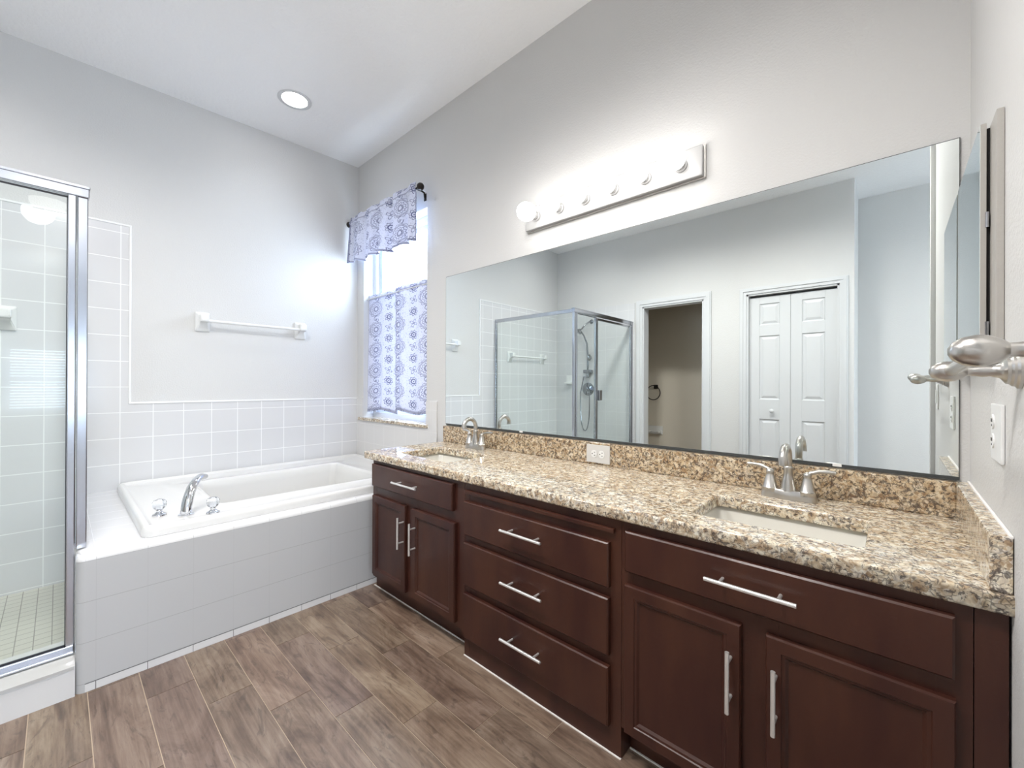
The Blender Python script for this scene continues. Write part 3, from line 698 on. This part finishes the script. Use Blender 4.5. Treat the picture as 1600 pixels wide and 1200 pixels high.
def vanity():
    L = thing('vanity_cabinet', 'dark espresso sink cabinet at the tub end, one drawer front over two narrow doors', 'cabinet', (1.7, -.3, 0))
    cab_body('cabinet_body', 1.322, 2.083, .10, L, ((.735-.03, .735), (.545, .61), (.10, .135)), ((1.322, 1.36), (2.012, 2.083), (1.64, 1.73)))
    drawer(1.336, 2.018, .598, .717, L, (1.690, .660, .206), 'drawer_front')
    door(1.343, 1.655, .121, .549, L, (1.645, .420, .152)); door(1.712, 2.034, .121, .549, L, (1.745, .415, .150))
    MB().box(1.26, 2.083, -.520, -.508, 0, .105).done('toe_board', M['wood'], L)
    MB().box(1.24, 2.084, -.524, -.5195, 0, .004).done('caulk_line', M['caulk'], L)
    Mi = thing('drawer_cabinet', 'dark espresso cabinet with three deep drawers between the two sink cabinets', 'cabinet', (2.45, -.3, 0))
    cab_body('cabinet_body', 2.0845, 2.8125, .0, Mi, ((.700, .735), (.655, .695), (.48, .525), (.27, .312), (.0, .10)), ((2.0845, 2.115), (2.768, 2.8125)))
    MB().box(2.094, 2.792, -.592, FY-.001, .690, .705, .003).done('moulding_strip', M['wood'], Mi)
    drawer(2.094, 2.776, .519, .659, Mi, (2.437, .603, .196)); drawer(2.094, 2.776, .308, .486, Mi, (2.439, .407, .196)); drawer(2.094, 2.776, .088, .273, Mi, (2.439, .196, .194))
    MB().box(2.084, 2.813, FY-.004, FY+.002, 0, .003).done('caulk_line', M['caulk'], Mi)
    R = thing('vanity_cabinet', 'dark espresso sink cabinet at the right wall with wide false drawer over two doors', 'cabinet', (3.2, -.3, 0))
    cab_body('cabinet_body', 2.814, 3.5395, .10, R, ((.700, .735), (.535, .60), (.10, .135)), ((2.814, 2.85), (3.125, 3.225), (3.49, 3.5395)))
    drawer(2.832, 3.515, .589, .710, R, (3.169, .655, .198), 'drawer_front')
    door(2.830, 3.147, .104, .549, R, (3.125, .414, .152)); door(3.201, 3.517, .104, .549, R, (3.223, .413, .150))
    MB().box(3.541, RW-.004, FY, FY+.018, .0, .735).done('filler_panel', M['wood'], R)
    MB().box(2.815, 3.541, -.520, -.508, 0, .105).done('toe_board', M['wood'], R)
    MB().box(2.815, 3.54, -.524, -.5195, 0, .004).done('caulk_line', M['caulk'], R)
    # countertop with two sink cut-outs
    C = thing('granite_countertop', 'long polished beige speckled granite countertop with backsplash and side splash', 'countertop', (2.4, -.3, .737))
    x0, x1, yf = 1.243, RW-.0015, -.592; q = .022
    outer = [(x1, -.0015), (x1, yf+0)]
    outer += [(x0+q-q*math.sin(a), yf+q-q*math.cos(a)) for a in [i*PI/12 for i in range(7)]]+[(x0, -.0015)]
    SK = ((1.642, -.345, .216, .146), (3.182, -.355, .203, .138))
    holes = [[(p.x, p.y) for p in rrect(cx, cy, hx, hy, .028, 0, 8)] for cx, cy, hx, hy in SK]
    poly_curve('slab', [outer]+holes, .756, .019, .007, M['granite'], C)
    MB().box(1.238, RW-.0295, -.035, -.001, .7755, .8775, .003).done('backsplash', M['granite_splash'], C)
    MB().box(RW-.030, RW-.001, -.594, -.001, .7755, .8775, .004).done('side_splash', M['granite'], C)
    MB().box(RW-.006, RW-.0005, -.594, -.002, .8755, .8815, .002).done('caulk_line', M['caulk'], C)
    for i, (cx, cy, hx, hy) in enumerate(SK):
        hx += .008; hy += .008; lab = ('cream rectangular undermount sink near the tub end of the counter', 'cream rectangular undermount sink at the right end of the counter')[i]
        t = thing('sink', lab, 'sink', (cx, cy, .6), 'undermount sinks in the granite counter')
        zt = .7365
        rs = [rrect(cx, cy, hx+.02, hy+.02, .045, zt), rrect(cx, cy, hx, hy, .035, zt-.0), rrect(cx, cy, hx-.004, hy-.004, .035, zt-.015), rrect(cx, cy, hx-.016, hy-.016, .04, zt-.09), rrect(cx, cy, hx-.04, hy-.035, .04, zt-.130), rrect(cx, cy, hx-.09, hy-.07, .03, zt-.142), rrect(cx, cy, .03, .03, .028, zt-.146)]
        o = MB().rings(rs, cap0=False).done('basin', M['biscuit'], t, 'all')
        MB().lathe([(.024, 0), (.024, .003), (.016, .004), (.002, .002)], (cx, cy, zt-.1465), (0, 0, 1), 20).done('drain', M['nickel'], t, True)
vanity()

def faucet(cx, cy, label):
    z = .7752; t = thing('sink_faucet', label, 'faucet', (cx, cy, z), 'two-lever faucets on the counter')
    # scalloped base plate
    rs = []
    for (s, zz) in ((1.0, 0), (1.0, .012), (.93, .026), (.80, .030)):
        r = []
        for i in range(48):
            a = 2*PI*i/48; c, s_ = math.cos(a), math.sin(a)
            X = .079*abs(c)**.55*(1 if c >= 0 else -1); Y = (.0255-.006*(math.cos(2*PI*X/.079*1.0)*-.5+.5))*abs(s_)**.8*(1 if s_ >= 0 else -1)
            r.append(Vector((cx+X*s, cy+Y*s, z+zz)))
        rs.append(r)
    MB().rings(rs).done('base_plate', M['nickel'], t, 45)
    # spout
    b = MB().lathe([(.024, .020), (.022, .035), (.015, .075), (.0125, .095), (.0140, .100), (.0140, .104), (.0115, .108)], (cx, cy, z), (0, 0, 1), 24)
    pts = [(cx, cy, z+.10), (cx, cy, z+.125)]
    R = .046
    for i in range(15):
        a = PI*i/14*.92; pts.append((cx, cy-R+R*math.cos(a), z+.130+R*math.sin(a)))
    l = pts[-1]; pts.append((cx, l[1]+.002, l[2]-.018))
    b.tube(pts, [.0115]*(len(pts)-3)+[.0118, .0128, .0138], 16)
    b.done('spout', M['nickel'], t, 50)
    for s in (-1, 1):
        hx = cx+s*.052
        h = MB().lathe([(.0245, .018), (.0235, .030), (.0240, .031), (.0215, .034), (.0125, .072), (.0105, .076), (.0118, .080), (.0125, .085), (.0100, .090), (.003, .094)], (hx, cy, z), (0, 0, 1), 24).done('handle_post', M['nickel'], t, 50)
        MB().tube([(hx, cy, z+.082), (hx+s*.008, cy+.004, z+.092), (hx+s*.03, cy+.010, z+.0985), (hx+s*.055, cy+.014, z+.100), (hx+s*.072, cy+.016, z+.099)], [.0055, .006, .0062, .0060, .0056], 10).done('lever', M['nickel'], h, True)
faucet(1.632, -.105, 'arched brushed nickel two-lever faucet behind the sink near the tub')
faucet(3.170, -.110, 'arched brushed nickel two-lever faucet behind the right-hand sink')

# ------------------------------------------------------------ mirror, cabinet, outlets
def wall_mirror():
    t = thing('wall_mirror', 'wide frameless wall mirror above the granite backsplash', 'mirror', (2.4, 0, .888))
    x0, x1, z0, z1 = 1.227, 3.567, .889, 1.864
    MB().box(x0, x1, -.006, -.001, z0, z1).done('backing', M['mirror_edge'], t)
    MB().box(x0+.002, x1-.002, -.0066, -.0059, z0+.002, z1-.002).done('mirror_glass', M['mirror'], t)
    MB().box(x0+.01, x1, -.009, -.0005, z0-.008, z0+.002).done('bottom_channel', M['mirror_edge'], t)
    for x in (1.9, 3.29): MB().box(x-.012, x+.012, -.010, -.006, z0-.006, z0+.004, .001).done('clip', M['plastic'], t)
wall_mirror()
def med_cabinet():
    t = thing('medicine_cabinet', 'slim medicine cabinet with mirrored door on the right wall', 'medicine cabinet', (RW, -.25, 1.2))
    z0, z1 = 1.197, 1.705
    MB().box(RW-.011, RW-.0005, -.499, -.026, z0+.006, z1-.006, .001).done('cabinet_frame', M['steel_side'], t)
    MB().box(RW-.0166, RW-.0108, -.425, -.03, z0+.01, z1-.01).done('gap_shade_block', M['gap'], t)  # black block painting the shade between door and frame
    d = MB().box(RW-.0255, RW-.0165, -.4305, -.0228, z0, z1, .0008).done('door', M['steel_side'], t)
    MB().box(RW-.0262, RW-.0254, -.4295, -.0238, z0+.001, z1-.001).done('door_mirror', M['mirror'], d)
    for z in (1.50, 1.27): MB().tube([(RW-.0160, -.4335, z-.016), (RW-.0160, -.4335, z+.016)], .0030, 8).done('hinge', M['alu'], t)
med_cabinet()
# horizontal duplex outlet in the backsplash
def outlet_back():
    t = thing('wall_outlet', 'wide off-white outlet plate set sideways in the granite backsplash', 'outlet', (2.407, -.035, .826))
    y = -.0352
    MB().box(2.345, 2.469, y-.006, y, .784, .868, .002).done('cover_plate', M['grey_plastic'], t)
    for cx in (2.387, 2.427):
        r = MB(); pts = [Vector((cx+.0165*math.cos(a)*(1 if abs(math.cos(a)) < .8 else .92), y-.0085, .826+.0175*math.sin(a))) for a in [2*PI*i/24 for i in range(24)]]
        r.rings([[Vector((p.x, y-.005, p.z)) for p in pts], pts]); o = r.done('receptacle', M['plastic'], t)
        s = MB(); s.box(cx+.001, cx+.007, y-.0092, y-.008, .832, .8345); s.box(cx+.001, cx+.007, y-.0092, y-.008, .8175, .8205); s.lathe([(.0026, 0), (.0026, .0008)], (cx-.0085, y-.0084, .826), (0, -1, 0), 10)
        s.done('slots', M['dark'], o)
    MB().lathe([(.0025, 0), (.002, .001)], (2.407, y-.006, .826), (0, -1, 0), 10).done('screw', M['nickel'], t)
outlet_back()
def outlet_right():   # one gang blank, one duplex
    t = thing('wall_outlet', 'white double-gang outlet plate on the right wall above the side splash', 'outlet', (RW, -.445, 1.055))
    x = RW
    MB().box(x-.006, x-.0003, -.508, -.395, .997, 1.114, .002).done('cover_plate', M['plastic'], t)
    for cy in (-.425,):
        for cz in (1.036, 1.076):
            r = MB(); pts = [Vector((x-.0082, cy+.0155*math.cos(a), cz+.0155*math.sin(a))) for a in [2*PI*i/20 for i in range(20)]]
            r.rings([[Vector((x-.005, p.y, p.z)) for p in pts], pts]); o = r.done('receptacle', M['plastic'], t)
            s = MB(); s.box(x-.0088, x-.008, cy-.007, cy-.0045, cz, cz+.007); s.box(x-.0088, x-.008, cy+.0045, cy+.007, cz, cz+.007); s.lathe([(.0024, 0), (.0024, .0006)], (x-.0081, cy, cz-.007), (-1, 0, 0), 8)
            s.done('slots', M['dark'], o)
outlet_right()
t = thing('light_switch', 'white light switch plate on the right wall near the doorway, seen in the mirror', 'light switch', (RW, -1.15, 1.1))
MB().box(RW-.006, RW-.0003, -1.19, -1.115, 1.04, 1.16, .002).done('cover_plate', M['plastic'], t)
MB().box(RW-.010, RW-.005, -1.169, -1.136, 1.067, 1.133, .002).done('rocker', M['plastic'], t)

# nickel towel bar on the right wall
def nickel_bar():
    t = thing('towel_bar', 'brushed nickel towel bar with egg finials on the right wall', 'towel bar', (RW, -.83, 1.18))
    bx = RW-.083
    ends = ((-.644, 1.177), (-1.015, 1.192))
    for y, z in ends:
        b = MB().lathe([(.031, 0), (.031, .004), (.027, .007), (.027, .010), (.023, .013), (.023, .017), (.018, .020), (.0125, .024), (.0095, .034), (.0105, .044), (.0085, .054), (.0080, .064), (.0115, .070)], (RW-.0005, y, z), (-1, 0, 0), 28)
        o = b.done('post', M['nickel'], t, 50)
        MB().lathe([(.0060, .060), (.0085, .062), (.0135, .068), (.0180, .078), (.0190, .088), (.0165, .099), (.0110, .107), (.004, .111)], (RW-.0005, y, z), (-1, 0, 0), 28).done('finial', M['nickel'], o, True)
    MB().tube([(bx, ends[0][0], ends[0][1]), (bx, (ends[0][0]+ends[1][0])/2, (ends[0][1]+ends[1][1])/2), (bx, ends[1][0], ends[1][1])], .0092, 18).done('bar', M['nickel'], t, True)
nickel_bar()

# ------------------------------------------------------------ lights you can see
def light_bar():
    t = thing('vanity_light_bar', 'white six-bulb globe light bar above the wide mirror', 'light', (2.4, 0, 2.045))
    MB().box(1.945, 2.868, -.030, -.0005, 1.985, 2.107, .004).done('backplate', M['lamp_plate'], t)
    b = MB().box(1.939, 2.874, -.012, -.0003, 1.979, 2.113, .002).done('backplate_rim', M['nickel'], t)
    for i in range(6):
        x = 2.022+.1525*i
        s = MB().lathe([(.026, 0), (.026, .006), (.021, .010), (.021, .032), (.016, .034)], (x, -.030, 2.046), (0, -1, 0), 24).done('socket', M['lamp_plate'], t, 40)
        MB().lathe([(.014, .020), (.020, .034), (.034, .048), (.0445, .066), (.0475, .085), (.0445, .104), (.034, .121), (.018, .131), (.004, .133)], (x, -.030, 2.046), (0, -1, 0), 28).done('globe_bulb', M['bulb'], s, 'all')
light_bar()
def can(cx, cy, label):
    z = ceil_z(cy); t = thing('recessed_light', label, 'ceiling light', (cx, cy, z)); n = 40
    prof = [(.100, .002), (.100, -.004), (.092, -.007), (.076, -.004), (.070, .004)]
    b = MB(); b.rings([[Vector((cx+r*math.cos(2*PI*i/n), cy+r*math.sin(2*PI*i/n), z+h)) for i in range(n)] for r, h in prof], cap0=False, cap1=False).done('trim_ring', M['white_trim'], t, True)
    MB().lathe([(.0755, -.002), (.070, -.0035), (.03, -.004)], (cx, cy, z), (0, 0, 1), n).done('lens', M['can_lens'], t)
    lamp('recessed_light_beam', 'SPOT', (cx, cy, z-.02), 6, (.90, .95, 1), spot_size=2.5, spot_blend=1.0, shadow_soft_size=.06)
can(.535, -.712, 'round recessed ceiling light over the bathtub, switched on')
def dome():
    t = thing('dome_ceiling_light', 'glowing glass dome ceiling light in the bedroom, seen reflected in the shower glass', 'ceiling light', (4.5, -1.82, 2.95))
    MB().lathe([(.02, .0), (.06, .005), (.06, .05), (.05, .19)], (4.5, -1.82, 2.80), (0, 0, 1), 24).done('canopy', M['nickel'], t, True)
    MB().lathe([(.006, -.125), (.05, -.118), (.085, -.095), (.108, -.055), (.118, -.02), (.122, 0)], (4.5, -1.82, 2.81), (0, 0, 1), 28).done('glass_bowl', M['dome'], t, True)
dome()

# ------------------------------------------------------------ toilet-room items seen through the doorway in the mirror
def toilet_room():
    y = -3.9
    t = thing('towel_ring', 'dark bronze towel ring on the toilet-room wall, seen in the mirror', 'towel ring', (.99, y, 1.13))
    MB().box(.955, 1.012, y, y+.012, 1.098, 1.155, .003).box(.972, .995, y, y+.05, 1.115, 1.138, .003).done('mount', M['iron'], t)
    MB().tube([(.962+.098*math.cos(a), y+.045, 1.045+.098*math.sin(a)) for a in [2*PI*i/40 for i in range(41)]], .0065, 8, cap=False).done('ring', M['iron'], t, True)
    b = MB(); b.box(.875, 1.085, y, y+.014, .47, .585, .005); b.box(.895, .925, y, y+.07, .49, .53, .008); b.box(1.035, 1.065, y, y+.07, .49, .53, .008); b.tube([(.9, y+.055, .505), (1.06, y+.055, .505)], .010, 10)
    tag(b.done('paper_holder', M['porcelain']), 'white ceramic paper holder on the toilet-room wall, below the towel ring', 'paper holder')
toilet_room()
